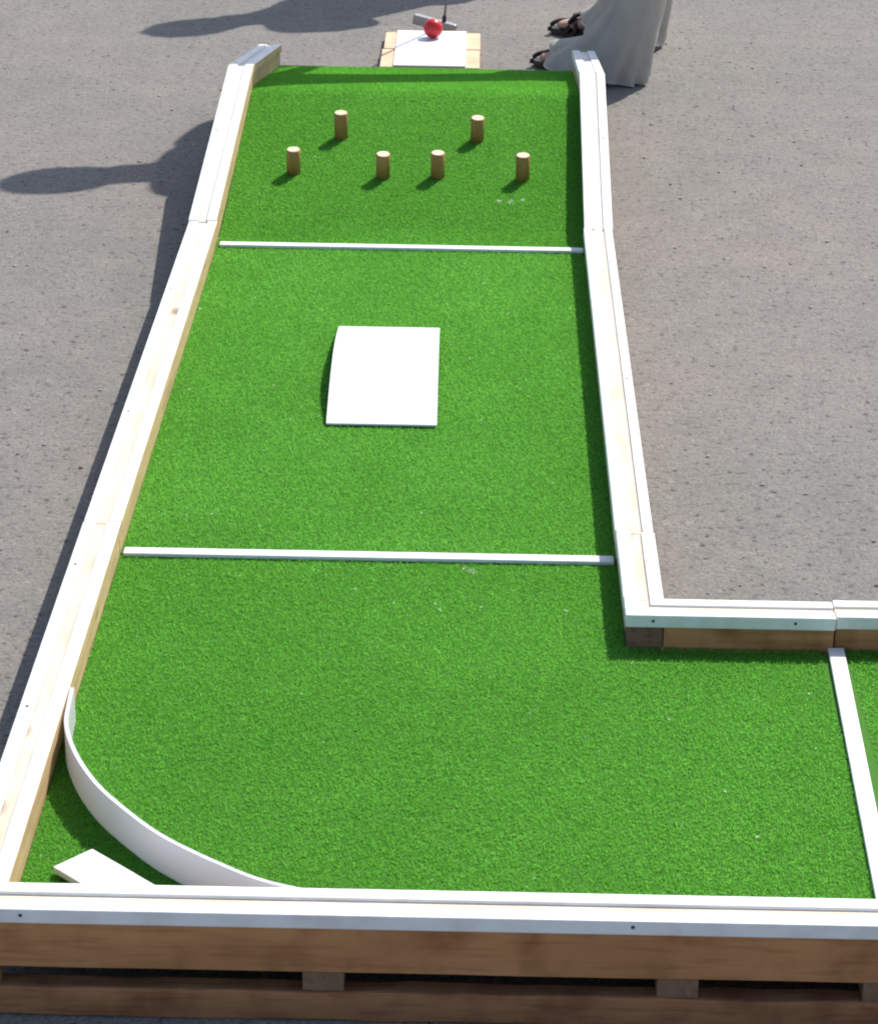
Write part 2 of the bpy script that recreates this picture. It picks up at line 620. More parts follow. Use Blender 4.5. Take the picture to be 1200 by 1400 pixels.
# deck boards (two legs of the L)
box('deck_board', corner, M['backing'], -0.003, 0.7535, 0.003, Y1 - 0.004, -0.016, 0.0, o1, 0.0)
box('deck_board', corner, M['backing'], 0.754, 1.040, 0.003, YC - 0.004, -0.016, -0.0002, o1, 0.0)
fl = [(0.53, 1.00, 0.006), (0.52, 1.008, 0.004), (0.536, 0.992, 0.004)]
turf(corner, o1, [(-0.002, W, 0.0, Y1 - 0.010), (W, 1.028, 0.0, YC + 0.006)], lambda y: y * 0, 260000, 0.0042, 11, fl)
# left rail
y_rail(corner, o1, (0.0, 0), (Y1 - 0.001, 0), 0.0, -1, 0.016, (0.42, 0.85))
# front rail: long brown board below the white battens
x_rail(corner, o1, -RW, 1.034, 0.0, -1, 0.016, (0.022, 0.72, 1.025), zb=None)
box('front_board', corner, M['brown_x'], -RW, 1.034, -0.0555, -0.0035, -0.0255, BT, o1, 0.002, cuts=14, rough_edge=0.0004)
# right-hand rail of the lane and the inner rail of the side arm
y_rail(corner, o1, (YC + RW + 0.001, 0), (Y1 - 0.003, 0), W, 1, 0.016, ())
# the corner itself: the lane rail runs down to the front face, with its end grain showing
box('rail_beam', corner, M['endgrain'], W + 0.004, W + 0.054, YC + 0.0045, YC + RW + 0.0005, -0.006, BT, o1, 0.002,
    label='dark end grain of the lane rail at the inner corner')
box('rail_beam', corner, M['brown_x'], W + 0.055, 1.046, YC + 0.004, YC + RW - 0.004, -0.006, BT, o1, 0.002)
ib = box('inner_batten', corner, M['white'], W, 1.047, YC, YC + 0.021, BT, RH, o1, 0.002)
box('outer_batten', corner, M['white'], W + 0.0365, 1.047, YC + 0.0375, YC + RW, BT, RH - 0.0006, o1, 0.002)
box('core_strip', corner, M['pine_x'], W + 0.0216, 1.047, YC + 0.0214, YC + 0.0370, BT + 0.0003, RH - 0.0042, o1, 0.001)
box('inner_batten', corner, M['white'], W, W + 0.0208, YC + 0.0214, YC + RW, BT, RH - 0.0003, o1, 0.0015)
box('core_strip', corner, M['pine_y'], W + 0.0216, W + 0.0360, YC + 0.0374, YC + RW, BT + 0.0003, RH - 0.0045, o1, 0.001)
for sx in (0.789, 0.990):
    screw(ib, (sx, YC - 0.0004, 0.045), (0, -1, 0), off=o1)
# plinth: joists and runner boards
for jx in (0.367, 0.775, 1.012, -0.03):
    box('joist', corner, M['joistend'], jx - 0.024, jx + 0.024, -0.054, (YC if jx > 0.76 else Y1) - 0.01, -0.0515, -0.026, o1, 0.002)
for ry, rx in ((-0.056, 1.036), (0.42, 1.036), (Y1 - 0.115, 0.80)):
    box('runner_board', corner, M['runner_x'], -RW, rx, ry, ry + 0.027, G + 0.001, -0.0517, o1, 0.003, cuts=26, rough_edge=0.0011)
# raised white cover strips over the joints
box('joint_strip', corner, M['white'], 0.002, W - 0.002, Y1 - 0.0125, Y1 + 0.0105, 0.0005, 0.0074, o1, 0.002)
js = hexa('joint_strip', corner, M['white'], [(1.0145, 0.002, 0.0005), (1.0375, 0.002, 0.0005), (1.0615, YC + 0.003, 0.0005), (1.0385, YC + 0.003, 0.0005),
                                             (1.0145, 0.002, 0.0074), (1.0375, 0.002, 0.0074), (1.0615, YC + 0.003, 0.0074), (1.0385, YC + 0.003, 0.0074)],
          o1, 0.002)

# ------------------------------------------------------------------ middle straight module
o2 = (0.0, Y1, G)
mid = thing('minigolf_straight_module', 'long flat green turf section with pale timber rails, holding the arched white plate',
            'minigolf lane', o2, -0.0022)
box('deck_board', mid, M['backing'], -0.003, W + 0.003, Y1 + 0.002, Y2 - 0.002, -0.016, 0.0, o2, 0.0)
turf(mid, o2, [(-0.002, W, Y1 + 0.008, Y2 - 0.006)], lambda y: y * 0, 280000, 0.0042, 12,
     [(0.10, 2.25, 0.004), (0.42, 2.31, 0.004), (0.66, 1.35, 0.004)], 0.18)  # last value: lighter fibres paint in the brightness seen at a low angle
y_rail(mid, o2, (Y1 + 0.001, 0), (Y2 - 0.003, 0), 0.0, -1, 0.018, (0.3, 0.72))
y_rail(mid, o2, (Y1 + 0.001, 0), (Y2 - 0.003, 0), W - 0.002, 1, 0.024, (0.43, 0.86))
for jx in (0.03, 0.72, 0.375):
    box('joist', mid, M['brown_y'], jx - 0.024, jx + 0.024, Y1 + 0.01, Y2 - 0.01, -0.0515, -0.018, o2, 0.002)
for ry in (Y1 + 0.02, Y1 + 0.72, Y2 - 0.13):
    box('runner_board', mid, M['brown_x'], -RW + 0.01, W + RW - 0.01, ry, ry + 0.095, G + 0.001, -0.0517, o2, 0.003)
for sx in (-RW + 0.008, W + RW - 0.030):
    box('side_board', mid, M['brown_y'], sx, sx + 0.02, Y1 + 0.004, Y2 - 0.004, G + 0.002, -0.0065, o2, 0.002)
for sx in (-RW + 0.008,):
    box('side_board', corner, M['brown_y'], sx, sx + 0.02, 0.05, Y1 - 0.004, -0.0512, -0.0065, o1, 0.002)
box('joint_strip', mid, M['white'], 0.004, W - 0.001, Y2 - 0.0125, Y2 + 0.0105, 0.0005, 0.0074, o2, 0.002)

# ------------------------------------------------------------------ ramp module
o3 = (0.002, Y2, G)
YK, YT, YP, YE = 2.665, 3.372, 3.455, 4.138        # foot of the slope, crest, far end
ZT, ZE = 0.1195, -0.013
RT, RE = 0.1215, -0.010                  # rail base line at crest and end
ramp_t = thing('minigolf_ramp_module', 'humped green turf ramp section with sloping white-capped rails and six wooden pegs on it',
               'minigolf lane', (o3[0], o3[1], G), -0.0146)


def zramp(y):
    return np.interp(y, [Y2, YK - 0.03, YK + 0.03, YT - 0.014, YT + 0.014, YP - 0.014, YP + 0.014, YE], [0.0, 0.0008, 0.006, ZT - 0.0024, ZT - 0.0008, ZT - 0.0050, ZT - 0.0098, ZE])


def ramp_deck():
    bm = bmesh.new()
    ys = [Y2 + 0.002, YK - 0.03, YK, YK + 0.03, YT - 0.014, YT + 0.014, YP - 0.014, YP + 0.014, YE]
    rows = []
    for y in ys:
        z = float(zramp(y))
        rows.append([bm.verts.new(Vector((x, y, zz)) - Vector((0, Y2, G))) for x, zz in ((-0.003, z), (W + 0.003, z), (W + 0.003, z - 0.016), (-0.003, z - 0.016))])
    for a, b in zip(rows[:-1], rows[1:]):
        for k in range(4):
            bm.faces.new((a[k], a[(k + 1) % 4], b[(k + 1) % 4], b[k]))
    bm.faces.new(rows[0])
    bm.faces.new(rows[-1])
    bmesh.ops.recalc_face_normals(bm, faces=bm.faces)
    link('deck_board', to_mesh(bm, 'deck_board', False), M['backing'], ramp_t)


ramp_deck()
or_ = (0.0, Y2, G)
turf(ramp_t, or_, [(-0.002, W, Y2 + 0.010, YE - 0.001)], zramp, 280000, 0.0042, 13, [(0.60, 2.83, 0.008), (0.575, 2.835, 0.007), (0.625, 2.84, 0.006)], -0.06)  # last value: darker fibres paint in the dimmer look of the slope
for xin, side, cw in ((0.0, -1, 0.016), (W, 1, 0.018)):
    y_rail(ramp_t, or_, (Y2 + 0.001, 0.001), (3.388, RT), xin, side, cw, (0.55,), zb=-0.012, corem='palecore')
    y_rail(ramp_t, or_, (3.391, RT), (YE, RE), xin, side, cw, (0.1,), zb=-0.012, corem='palecore')
    xa = xin + side * 0.012
    xb = xin + side * 0.032
    x0, x1 = min(xa, xb), max(xa, xb)
    for (a, b) in (((Y2 + 0.004, -0.014), (3.388, RT - 0.014)), ((3.391, RT - 0.014), (YE - 0.004, RE - 0.014))):
        hexa('side_board', ramp_t, M['brown_y'], [(x0, a[0], G + 0.001), (x1, a[0], G + 0.001), (x1, b[0], G + 0.001), (x0, b[0], G + 0.001),
                                               (x0, a[0], a[1]), (x1, a[0], a[1]), (x1, b[0], b[1]), (x0, b[0], b[1])], or_, 0.001)
for y, z in ((Y2 + 0.03, -0.018), (3.34, 0.095), (YE - 0.04, -0.026)):
    box('cross_board', ramp_t, M['brown_x'], 0.0, W, y, y + 0.02, G + 0.001, z, or_, 0.001)

# ------------------------------------------------------------------ side arm module
o4 = (1.06, 0.37, G)
arm = thing('minigolf_straight_module', 'green turf section continuing the lane beyond the slanting white joint strip', 'minigolf lane', o4)
XE = 2.3
box('deck_board', arm, M['backing'], 1.042, XE, 0.003, 0.752, -0.016, -0.0004, o4, 0.0)
turf(arm, o4, [(1.066, 1.35, 0.0, 0.758)], lambda y: y * 0, 230000, 0.0042, 14)
x_rail(arm, o4, 1.036, XE, 0.0, -1, 0.016, (1.2, 1.9), zb=None)
box('front_board', arm, M['brown_x'], 1.036, XE, -0.0555, -0.0035, -0.0255, BT, o4, 0.002)
bi, bo = x_rail(arm, o4, 1.0485, XE, 0.7515, 1, 0.016, (1.12, 1.6), zb=-0.006)
for jx in (1.42, 1.83, 2.2):
    box('joist', arm, M['brown_y'], jx - 0.024, jx + 0.024, -0.054, 0.74, -0.0515, -0.026, o4, 0.002)
for ry in (-0.056, 0.36, 0.66):
    box('runner_board', arm, M['runner_x'], 1.038, XE, ry, ry + 0.027, G + 0.001, -0.0517, o4, 0.003)
caster = box('shadow_block', None, M['brown_z'], -0.05, 0.05, -0.02, 0.02, 0, 0.075, (0, 0, 0), 0.003)  # unseen block, added to cast a shadow on the turf
caster.location = (1.205, 0.728, 0.003)
tag(caster, 'small brown timber block added out of view to shade the side arm turf', 'block')


# ------------------------------------------------------------------ arched plate on the flat lane
def arched_plate():
    bm = bmesh.new()
    n = 28
    x0, x1, ya, yb, H, th = 0.279, 0.468, 1.580, 2.076, 0.034, 0.003
    o = Vector(((x0 + x1) / 2, (ya + yb) / 2, 0.004))
    rows = []
    for k in range(n + 1):
        t = k / n
        y = ya + (yb - ya) * t
        z = H * (math.sin(math.pi * t) ** 0.9)
        dx = 0.003 * (t - 0.5)
        rows.append([bm.verts.new((x0 - o.x - dx, y - o.y, z)), bm.verts.new((x1 - o.x - dx, y - o.y, z)),
                     bm.verts.new((x1 - o.x - dx, y - o.y, z + th)), bm.verts.new((x0 - o.x - dx, y - o.y, z + th))])
    for a, b in zip(rows[:-1], rows[1:]):
        for k in range(4):
            bm.faces.new((a[k], a[(k + 1) % 4], b[(k + 1) % 4], b[k]))
    bm.faces.new(rows[0])
    bm.faces.new(rows[-1])
    bmesh.ops.recalc_face_normals(bm, faces=bm.faces)
    ob = link('arched_plate', to_mesh(bm, 'arched_plate', False), M['plastic'])
    ob.location = o
    tag(ob, 'arched white rectangular plate forming a low bridge on the green turf', 'obstacle')


arched_plate()

# ------------------------------------------------------------------ pegs on the ramp
slope = math.atan2(ZT - 0.0084, YT - 0.014 - (YK + 0.03))
peg_px = [((401, 241), 'stubby wooden peg beside the pale left-hand rail, below the crest'),
          ((466, 193), 'wooden peg of the upper pair, nearer the rail with the bare tan face'),
          ((523, 247), 'wooden peg in the row of four, second from the rail with bare tan face'),
          ((598, 247), 'wooden peg in the row of four, third from the rail with bare tan face'),
          ((714, 251), 'wooden peg in the row of four, next to the rail that shades the turf'),
          ((652, 197), 'wooden peg of the upper pair, nearer the person in grey trousers')]
peg_px[0] = (peg_px[0][0], 'wooden peg in the row of four, next to the rail with bare tan face')


def ramp_hit(px, py):
    d = _f + CR * (px - 600) / FPX - CU * (py - 700) / FPX
    lo, hi = 4.0, 8.0
    for _ in range(50):
        m_ = (lo + hi) / 2
        p = CAM + d * m_
        if p[2] > float(zramp(min(p[1], YT))):
            lo = m_
        else:
            hi = m_
    return Vector(CAM + d * lo)


PR, PH = 0.0150, 0.060
bmp = lathe([(0, 0), (PR, 0), (PR, PH - 0.0015), (PR - 0.0014, PH), (0, PH)], 26)
peg_me = bpy.data.meshes.new('peg')
bmp.to_mesh(peg_me)
bmp.free()
peg_me.materials.append(M['pegwood'])
peg_me.materials.append(M['pegtop'])
for p in peg_me.polygons:
    c = p.center
    if c.z > PH - 0.0003:
        p.material_index = 1
    p.use_smooth = abs(p.normal.z) < 0.5
for (px, py), lab in peg_px:
    b = ramp_hit(px, py - 2)
    o = bpy.data.objects.new('wooden_peg', peg_me)
    C.objects.link(o)
    o.location = b + Vector((0, 0.010, 0.001))
    o.rotation_euler = (slope + random.uniform(-0.02, 0.02), random.uniform(-0.02, 0.02), random.uniform(-0.02, 0.02))
    o.scale = (1, 1, random.uniform(0.95, 1.04))
    tag(o, lab, 'peg', 'wooden pegs on the ramp')


# ------------------------------------------------------------------ curved deflector strip in the corner
def deflector():
    px = [(98, 938), (93.5, 965), (90, 992), (104, 1032), (132, 1072), (168, 1104), (216, 1140), (280, 1172), (344, 1198), (404, 1216)]
    pts = [at(2, 0.053, *p) for p in px]
    pts[0].x = 0.003
    pts[0].y = at(2, 0.053, 97, 940).y
    e = pts[-1]
    dd = (pts[-1] - pts[-2])
    pts[-1].y = max(pts[-1].y, 0.008)
    pts.append(Vector((0.350, 0.0033, 0.0525)))
    # Catmull-Rom
    full = []
    Q = [pts[0] * 2 - pts[1]] + pts + [pts[-1] * 2 - pts[-2]]
    for i in range(1, len(Q) - 2):
        for k in range(8):
            t = k / 8
            p0, p1, p2, p3 = Q[i - 1], Q[i], Q[i + 1], Q[i + 2]
            full.append(0.5 * ((2 * p1) + (p2 - p0) * t + (2 * p0 - 5 * p1 + 4 * p2 - p3) * t * t + (3 * p1 - p0 - 3 * p2 + p3) * t ** 3))
    full.append(pts[-1])
    for _ in range(10):                       # ease out digitising wobble
        full = [full[0]] + [(full[i - 1] + full[i] * 2 + full[i + 1]) / 4 for i in range(1, len(full) - 1)] + [full[-1]]
    bm = bmesh.new()
    th = 0.0055
    o = Vector((0.12, 0.16, 0.003))
    rows = []
    for i, p in enumerate(full):
        t = (full[min(i + 1, len(full) - 1)] - full[max(i - 1, 0)])
        t.z = 0
        t.normalize()
        n = Vector((t.y, -t.x, 0)) * -1
        st = min(1.0, max(0.0, (p.x - 0.24) / 0.11))
        zt = 0.053 - 0.0052 * st * st * (3 - 2 * st)
        a, b = Vector((p.x, p.y, 0)) + n * th / 2, Vector((p.x, p.y, 0)) - n * th / 2
        rows.append([bm.verts.new(Vector((a.x, a.y, 0.002)) - o), bm.verts.new(Vector((b.x, b.y, 0.002)) - o),
                     bm.verts.new(Vector((b.x, b.y, zt)) - o), bm.verts.new(Vector((a.x, a.y, zt)) - o)])
    for a, b in zip(rows[:-1], rows[1:]):
        for k in range(4):
            bm.faces.new((a[k], a[(k + 1) % 4], b[(k + 1) % 4], b[k]))
    bm.faces.new(rows[0])
    bm.faces.new(rows[-1])
    bmesh.ops.recalc_face_normals(bm, faces=bm.faces)
    me = to_mesh(bm, 'deflector', True)
    ob = link('curved_deflector', me, M['strip'])
    md = ob.modifiers.new('edge', 'EDGE_SPLIT')
    md.split_angle = math.radians(40)
    ob.location = o
    tag(ob, 'bent white plastic strip curving across the corner of the turf', 'deflector')


deflector()


def corner_plank():
    zt = 0.013
    A, B = at(2, zt, 72, 1185), at(2, zt, 126, 1160)
    d = (B - A)
    w = d.length
    d.normalize()
    along = Vector((d.y, -d.x, 0))
    if along.y > 0:
        along = -along
    L = 0.5
    # ends square against the front rail
    la = (A.y - 0.004) / -along.y
    lb = (B.y - 0.004) / -along.y
    P = [A, A + along * la, B + along * lb, B]
    o = Vector((P[0].x, P[0].y, 0.004))
    ob = hexa('corner_plank', None, M['white'], [Vector((p.x, p.y, 0.004)) for p in P] + [Vector((p.x, p.y, zt)) for p in P], o, 0.002)
    ob.location = o
    tag(ob, 'short white painted plank lying slantwise behind the curved strip', 'plank')


corner_plank()

# ------------------------------------------------------------------ tee board, ball and putter
TZ = G + 0.024
tee_a = at(2, TZ, 532, 43)
tee_l = at(2, TZ, 524, 90)
tee_r = at(2, TZ, 652, 60)
o5 = (0.4, 4.66, G)
tee = thing('tee_board', 'white sheet on two pale planks lying beyond the far end of the ramp', 'tee board', o5)
tx0, tx1 = 0.273, 0.538
ty1 = tee_a.y
box('plank', tee, M['plank_x'], tx0, tx1, ty1 - 0.190, ty1, G + 0.002, TZ, o5, 0.002)
box('plank', tee, M['plank_x'], tx0 - 0.004, tx1 - 0.001, ty1 - 0.395, ty1 - 0.196, G + 0.002, TZ - 0.001, o5, 0.002)
s0, s1 = at(2, TZ + 0.004, 541, 60).x, at(2, TZ + 0.004, 637, 60).x
box('white_sheet', tee, M['plastic'], s0, s1, ty1 - 0.398, ty1 + 0.004, TZ + 0.0003, TZ + 0.0045, o5, 0.001)
BR = 0.027
bc = at(2, TZ + 0.0045 + BR, 592, 38)
bm = bmesh.new()
bmesh.ops.create_uvsphere(bm, u_segments=32, v_segments=20, radius=BR)
ball = link('golf_ball', to_mesh(bm, 'golf_ball'), M['ball'])
ball.location = (bc.x, min(bc.y, ty1 - 0.012), TZ + 0.0045 + BR)
tag(ball, 'small red ball resting on the edge of the white tee sheet', 'ball')

ph0 = Vector((0.3485, ty1 + 0.085, G + 0.044))      # toe end
ph1 = Vector((0.4680, ty1 + 0.050, G + 0.022))      # heel end
putter = thing('putter', 'grey bar-headed putter held behind the red ball', 'putter', (ph1.x, ph1.y, G))
po = Vector((ph1.x, ph1.y, G))


def putter_head():
    d = (ph1 - ph0)
    L = d.length
    d.normalize()
    side = Vector((d.y, -d.x, 0)).normalized()
    up = side.cross(d).normalized()
    if up.z < 0:
        up = -up
    P = []
    for h in (-0.014, 0.014):
        for a, b in ((0, -1), (1, -1), (1, 1), (0, 1)):
            P.append(ph0 + d * (L * a) + side * (0.011 * b) + up * h)
    hexa('head', putter, M['steel'], P, po, 0.003)


putter_head()
hosel = ph1 * 0.72 + ph0 * 0.28 + Vector((0, 0, 0.010))
grip_top = Vector((0.515, 4.735, G + 0.93))
sd = (grip_top - hosel)
link('hosel', to_mesh(tube([hosel - po, hosel + sd * 0.022 - po], 0.0062, 10), 'hosel'), M['rubber'], putter)
link('shaft', to_mesh(tube([hosel + sd * 0.015 - po, hosel + sd * 0.78 - po], [0.0033, 0.0055], 10), 'shaft'), M['shaft'], putter)
link('grip', to_mesh(tube([hosel + sd * 0.74 - po, hosel + sd - po], [0.011, 0.013], 12), 'grip'), M['rubber'], putter)


# ------------------------------------------------------------------ people
def skin_mesh(name, joints, edges, root, subdiv=2):
    names = list(joints)
    me = bpy.data.meshes.new(name)
    me.from_pydata([joints[k][0] for k in names], [(names.index(a), names.index(b)) for a, b in edges], [])
    ob = bpy.data.objects.new(name, me)
    C.objects.link(ob)
    sk = ob.modifiers.new('skin', 'SKIN')
    sk.use_smooth_shade = True
    for i, k in enumerate(names):
        r = joints[k][1]
        me.skin_vertices[0].data[i].radius = r if isinstance(r, tuple) else (r, r)
        me.skin_vertices[0].data[i].use_root = (k == root)
    sb = ob.modifiers.new('sub', 'SUBSURF')
    sb.levels = subdiv
    sb.render_levels = subdiv
    return ob


def hand_joints(J, E, side, wrist, fdir, palm_n, curl):
    """palm and five fingers"""
    fdir = Vector(fdir).normalized()
    pn = Vector(palm_n).normalized()
    lat = fdir.cross(pn).normalized() * (1 if side == 'l' else -1)
    w = Vector(wrist)
    palm = w + fdir * 0.045
    J[side + 'palm'] = (palm, (0.032, 0.017))
    E.append((side + 'wrist', side + 'palm'))
    for k, (lo, ln) in enumerate(((0.028, 0.066), (0.010, 0.076), (-0.009, 0.070), (-0.027, 0.056))):
        b = palm + fdir * 0.042 + lat * lo
        m_ = b + (fdir * math.cos(curl) + pn * math.sin(curl)) * ln * 0.5
        t = m_ + (fdir * math.cos(curl * 2.2) + pn * math.sin(curl * 2.2)) * ln * 0.5
        for nm, q, r in (('b', b, 0.010), ('m', m_, 0.009), ('t', t, 0.008)):
            J['%sf%d%s' % (side, k, nm)] = (q, r)
        E += [(side + 'palm', '%sf%db' % (side, k)), ('%sf%db' % (side, k), '%sf%dm' % (side, k)), ('%sf%dm' % (side, k), '%sf%dt' % (side, k))]
    tb = w + fdir * 0.03 + lat * 0.034
    tm = tb + (fdir * 0.7 + lat * 0.6 + pn * 0.3).normalized() * 0.034
    tt = tm + (fdir * 0.9 + pn * 0.5).normalized() * 0.03
    for nm, q, r in (('b', tb, 0.011), ('m', tm, 0.010), ('t', tt, 0.009)):
        J[side + 'th' + nm] = (q, r)
    E += [(side + 'palm', side + 'thb'), (side + 'thb', side + 'thm'), (side + 'thm', side + 'tht')]


def person(P, label, trousers, shirt, hand_dir, curl, origin, sandals=True):
    """P: joints in metres above the ground (x, y, s)"""
    o = Vector(origin)
    V = {k: Vector((v[0], v[1], v[2])) - Vector((o.x, o.y, 0)) for k, v in P.items()}
    J, E = {}, []
    def j(k, v, r, frm=None):
        J[k] = (v, r)
        if frm:
            E.append((frm, k))
    j('pelvis', V['pelvis'], (0.135, 0.105))
    j('spine', V['spine'], (0.125, 0.095), 'pelvis')
    j('chest', V['chest'], (0.150, 0.11), 'spine')
    j('neck', V['neck'], 0.055, 'chest')
    j('hbase', V['hbase'], 0.066, 'neck')
    hd = (V['htop'] - V['hbase'])
    j('hmid', V['hbase'] + hd * 0.45, (0.078, 0.092), 'hbase')
    j('htop', V['hbase'] + hd * 0.85, (0.068, 0.080), 'hmid')
    fw = V['face'].normalized()
    j('nose', V['hbase'] + hd * 0.40 + fw * 0.100, 0.014, 'hmid')
    j('chin', V['hbase'] + hd * 0.08 + fw * 0.062, 0.026, 'hbase')
    for s in 'lr':
        j(s + 'sho', V[s + 'sho'], 0.062, 'chest')
        j(s + 'elb', V[s + 'elb'], 0.043, s + 'sho')
        j(s + 'wrist', V[s + 'wrist'], (0.029, 0.024), s + 'elb')
        hand_joints(J, E, s, V[s + 'wrist'], hand_dir[s], hand_dir['n' + s], curl)
        j(s + 'hip', V[s + 'hip'], 0.092, 'pelvis')
        j(s + 'knee', V[s + 'knee'], 0.060, s + 'hip')
        j(s + 'calf', V[s + 'knee'] * 0.68 + V[s + 'ankle'] * 0.32, 0.055, s + 'knee')
        j(s + 'ankle', V[s + 'ankle'], 0.036, s + 'calf')
        ank = V[s + 'ankle']
        d = (V[s + 'toe'] - ank)
        d.z = 0
        L = d.length
        d.normalize()
        j(s + 'heel', Vector((ank.x, ank.y, 0.045)) - d * 0.03, (0.030, 0.030), s + 'ankle')
        j(s + 'inst', Vector((ank.x, ank.y, 0.052)) + d * L * 0.45, (0.034, 0.026), s + 'ankle')
        j(s + 'ball', Vector((ank.x, ank.y, 0.034)) + d * L * 0.72, (0.041, 0.017), s + 'inst')
        j(s + 'tip', Vector((ank.x, ank.y, 0.027)) + d * L * 0.96, (0.032, 0.011), s + 'ball')
    body = skin_mesh('person', J, E, 'pelvis')
    body.location = (o.x, o.y, G)
    body.data.materials.append(M['skin'])
    tag(body, label, 'person')
    # hair: a cap of overlapping strands over the back and top of the head
    hc = V['hbase'] + hd * 0.52
    bm = bmesh.new()
    bmesh.ops.create_icosphere(bm, subdivisions=4, radius=1.0)
    up = hd.normalized()
    rt = up.cross(fw).normalized()
    fw2 = rt.cross(up)
    for v in list(bm.verts):
        f_, r_, u_ = v.co.x, v.co.y, v.co.z
        if f_ > 0.35 + 0.55 * max(u_, 0) and u_ < 0.75:
            bm.verts.remove(v)
            continue
        k = 1 + 0.03 * math.sin(40 * r_ + 3 * u_)
        v.co = hc + (fw2 * (f_ * 0.108 - 0.012) + rt * r_ * 0.090 + up * (u_ * 0.128 + 0.006)) * k
    hair = link('hair', to_mesh(bm, 'hair'), M['hair'], body)
    hair.modifiers.new('t', 'SOLIDIFY').thickness = 0.008
    # shirt over torso and upper arms
    SJ = {'pelvis': (V['pelvis'], (0.150, 0.122)), 'spine': (V['spine'], (0.142, 0.112)), 'chest': (V['chest'], (0.166, 0.126)),
          'collar': (V['chest'] * 0.30 + V['neck'] * 0.70, 0.070)}
    SE = [('pelvis', 'spine'), ('spine', 'chest'), ('chest', 'collar')]
    for s in 'lr':
        SJ[s + 'sho'] = (V[s + 'sho'], 0.076)
        SJ[s + 'slv'] = (V[s + 'sho'] * 0.25 + V[s + 'elb'] * 0.75, 0.066)
        SE += [('chest', s + 'sho'), (s + 'sho', s + 'slv')]
    sh = skin_mesh('shirt', SJ, SE, 'pelvis')
    sh.data.materials.append(M[shirt])
    sh.parent = body
    # trousers
    bm = bmesh.new()
    hem_faces = []
    seg = 72
    for si, s in enumerate('lr'):
        ank, kn, hp = V[s + 'ankle'], V[s + 'knee'], V[s + 'hip']
        d = (V[s + 'toe'] - ank)
        d.z = 0
        d.normalize()
        q = Vector((-d.y, d.x, 0))
        flare = trousers == 'linen'
        if flare:
            hz = 0.009 if s == 'l' else 0.016
            if s == 'l':      # cloth spread forward over the instep
                prof = [(hz, 0.080, 0.150, 0.095), (hz + 0.007, 0.080, 0.151, 0.096), (0.035, 0.070, 0.142, 0.093), (0.060, 0.052, 0.128, 0.090), (0.100, 0.027, 0.106, 0.086),
                        (0.15, 0.002, 0.086, 0.080), (0.20, -0.022, 0.070, 0.076), (0.26, -0.026, 0.068, 0.076), (0.33, -0.016, 0.074, 0.078)]
            else:
                prof = [(hz, 0.036, 0.124, 0.092), (hz + 0.007, 0.036, 0.125, 0.093), (0.035, 0.034, 0.122, 0.092), (0.055, 0.030, 0.118, 0.090), (0.080, 0.024, 0.112, 0.088),
                        (0.11, 0.016, 0.106, 0.086), (0.15, 0.008, 0.098, 0.085), (0.22, 0.0, 0.090, 0.084), (0.33, 0.0, 0.090, 0.084)]
        else:
            prof = [(0.03, 0.03, 0.10, 0.075), (0.06, 0.02, 0.085, 0.072), (0.15, 0.01, 0.075, 0.07), (0.3, 0, 0.078, 0.072)]
        rings = []
        phs = [random.uniform(0, 6.28) for _ in range(5)]
        for pi, (z, shf, hl, hw) in enumerate(prof):
            t = z / max(kn.z, 0.01)
            base = Vector((ank.x, ank.y, 0)).lerp(Vector((kn.x, kn.y, 0)), t * 0.9)
            amp = (0.21 if flare else 0.02) * max(0.35, 1 - z / 0.45)
            ring = []
            for k in range(seg):
                a = 2 * math.pi * k / seg
                wv = amp * (0.9 * (abs(math.sin(2.5 * a + phs[0] + z * 5)) ** 0.7 - 0.6) + 0.5 * (abs(math.sin(4 * a + phs[1] - z * 7)) ** 0.8 - 0.6) + 0.16 * math.sin(13 * a + phs[2] + z * 9))
                r = 1 + wv
                if flare:     # a deep pleat at the back of the hem
                    r += (0.14 * math.exp(-((a - 2.78) / 0.13) ** 2) - 0.13 * math.exp(-((a - 2.45) / 0.15) ** 2)) * max(0, 1 - z / 0.16)
                zz = z
                if flare and z < 0.1:
                    zz += 0.012 * (1 - z / 0.1) * math.sin(3 * a + phs[3]) + 0.050 * max(0, math.cos(a)) ** 2 * (1 - z / 0.1)
                ring.append(bm.verts.new(base + d * (shf + hl * r * math.cos(a)) + q * (hw * r * math.sin(a)) + Vector((0, 0, max(zz, 0.006)))))
            rings.append(ring)
        hpz = hp.z
        for z, rr in ((kn.z, 0.088), (kn.z * 0.5 + hpz * 0.5, 0.106), (hpz - 0.03, 0.122), (hpz + 0.07, 0.118)):
            t = (z - kn.z) / (hpz - kn.z)
            base = Vector((kn.x, kn.y, z)).lerp(Vector((hp.x, hp.y, z)), min(1, t))
            rings.append([bm.verts.new(base + d * rr * math.cos(2 * math.pi * k / seg) + q * rr * 0.92 * math.sin(2 * math.pi * k / seg)) for k in range(seg)])
        for ri, (a, b) in enumerate(zip(rings[:-1], rings[1:])):
            for k in range(seg):
                f = bm.faces.new((a[k], a[(k + 1) % seg], b[(k + 1) % seg], b[k]))
                if ri < 1 and flare:
                    f.material_index = 1
        bm.faces.new(rings[-1])
    me = to_mesh(bm, 'trousers')
    me.materials.append(M['linen' if trousers == 'linen' else 'jeans'])
    me.materials.append(M['hem'])
    tr = link('trousers', me, None, body)
    sd_ = tr.modifiers.new('cloth', 'SOLIDIFY')
    sd_.thickness = 0.0035
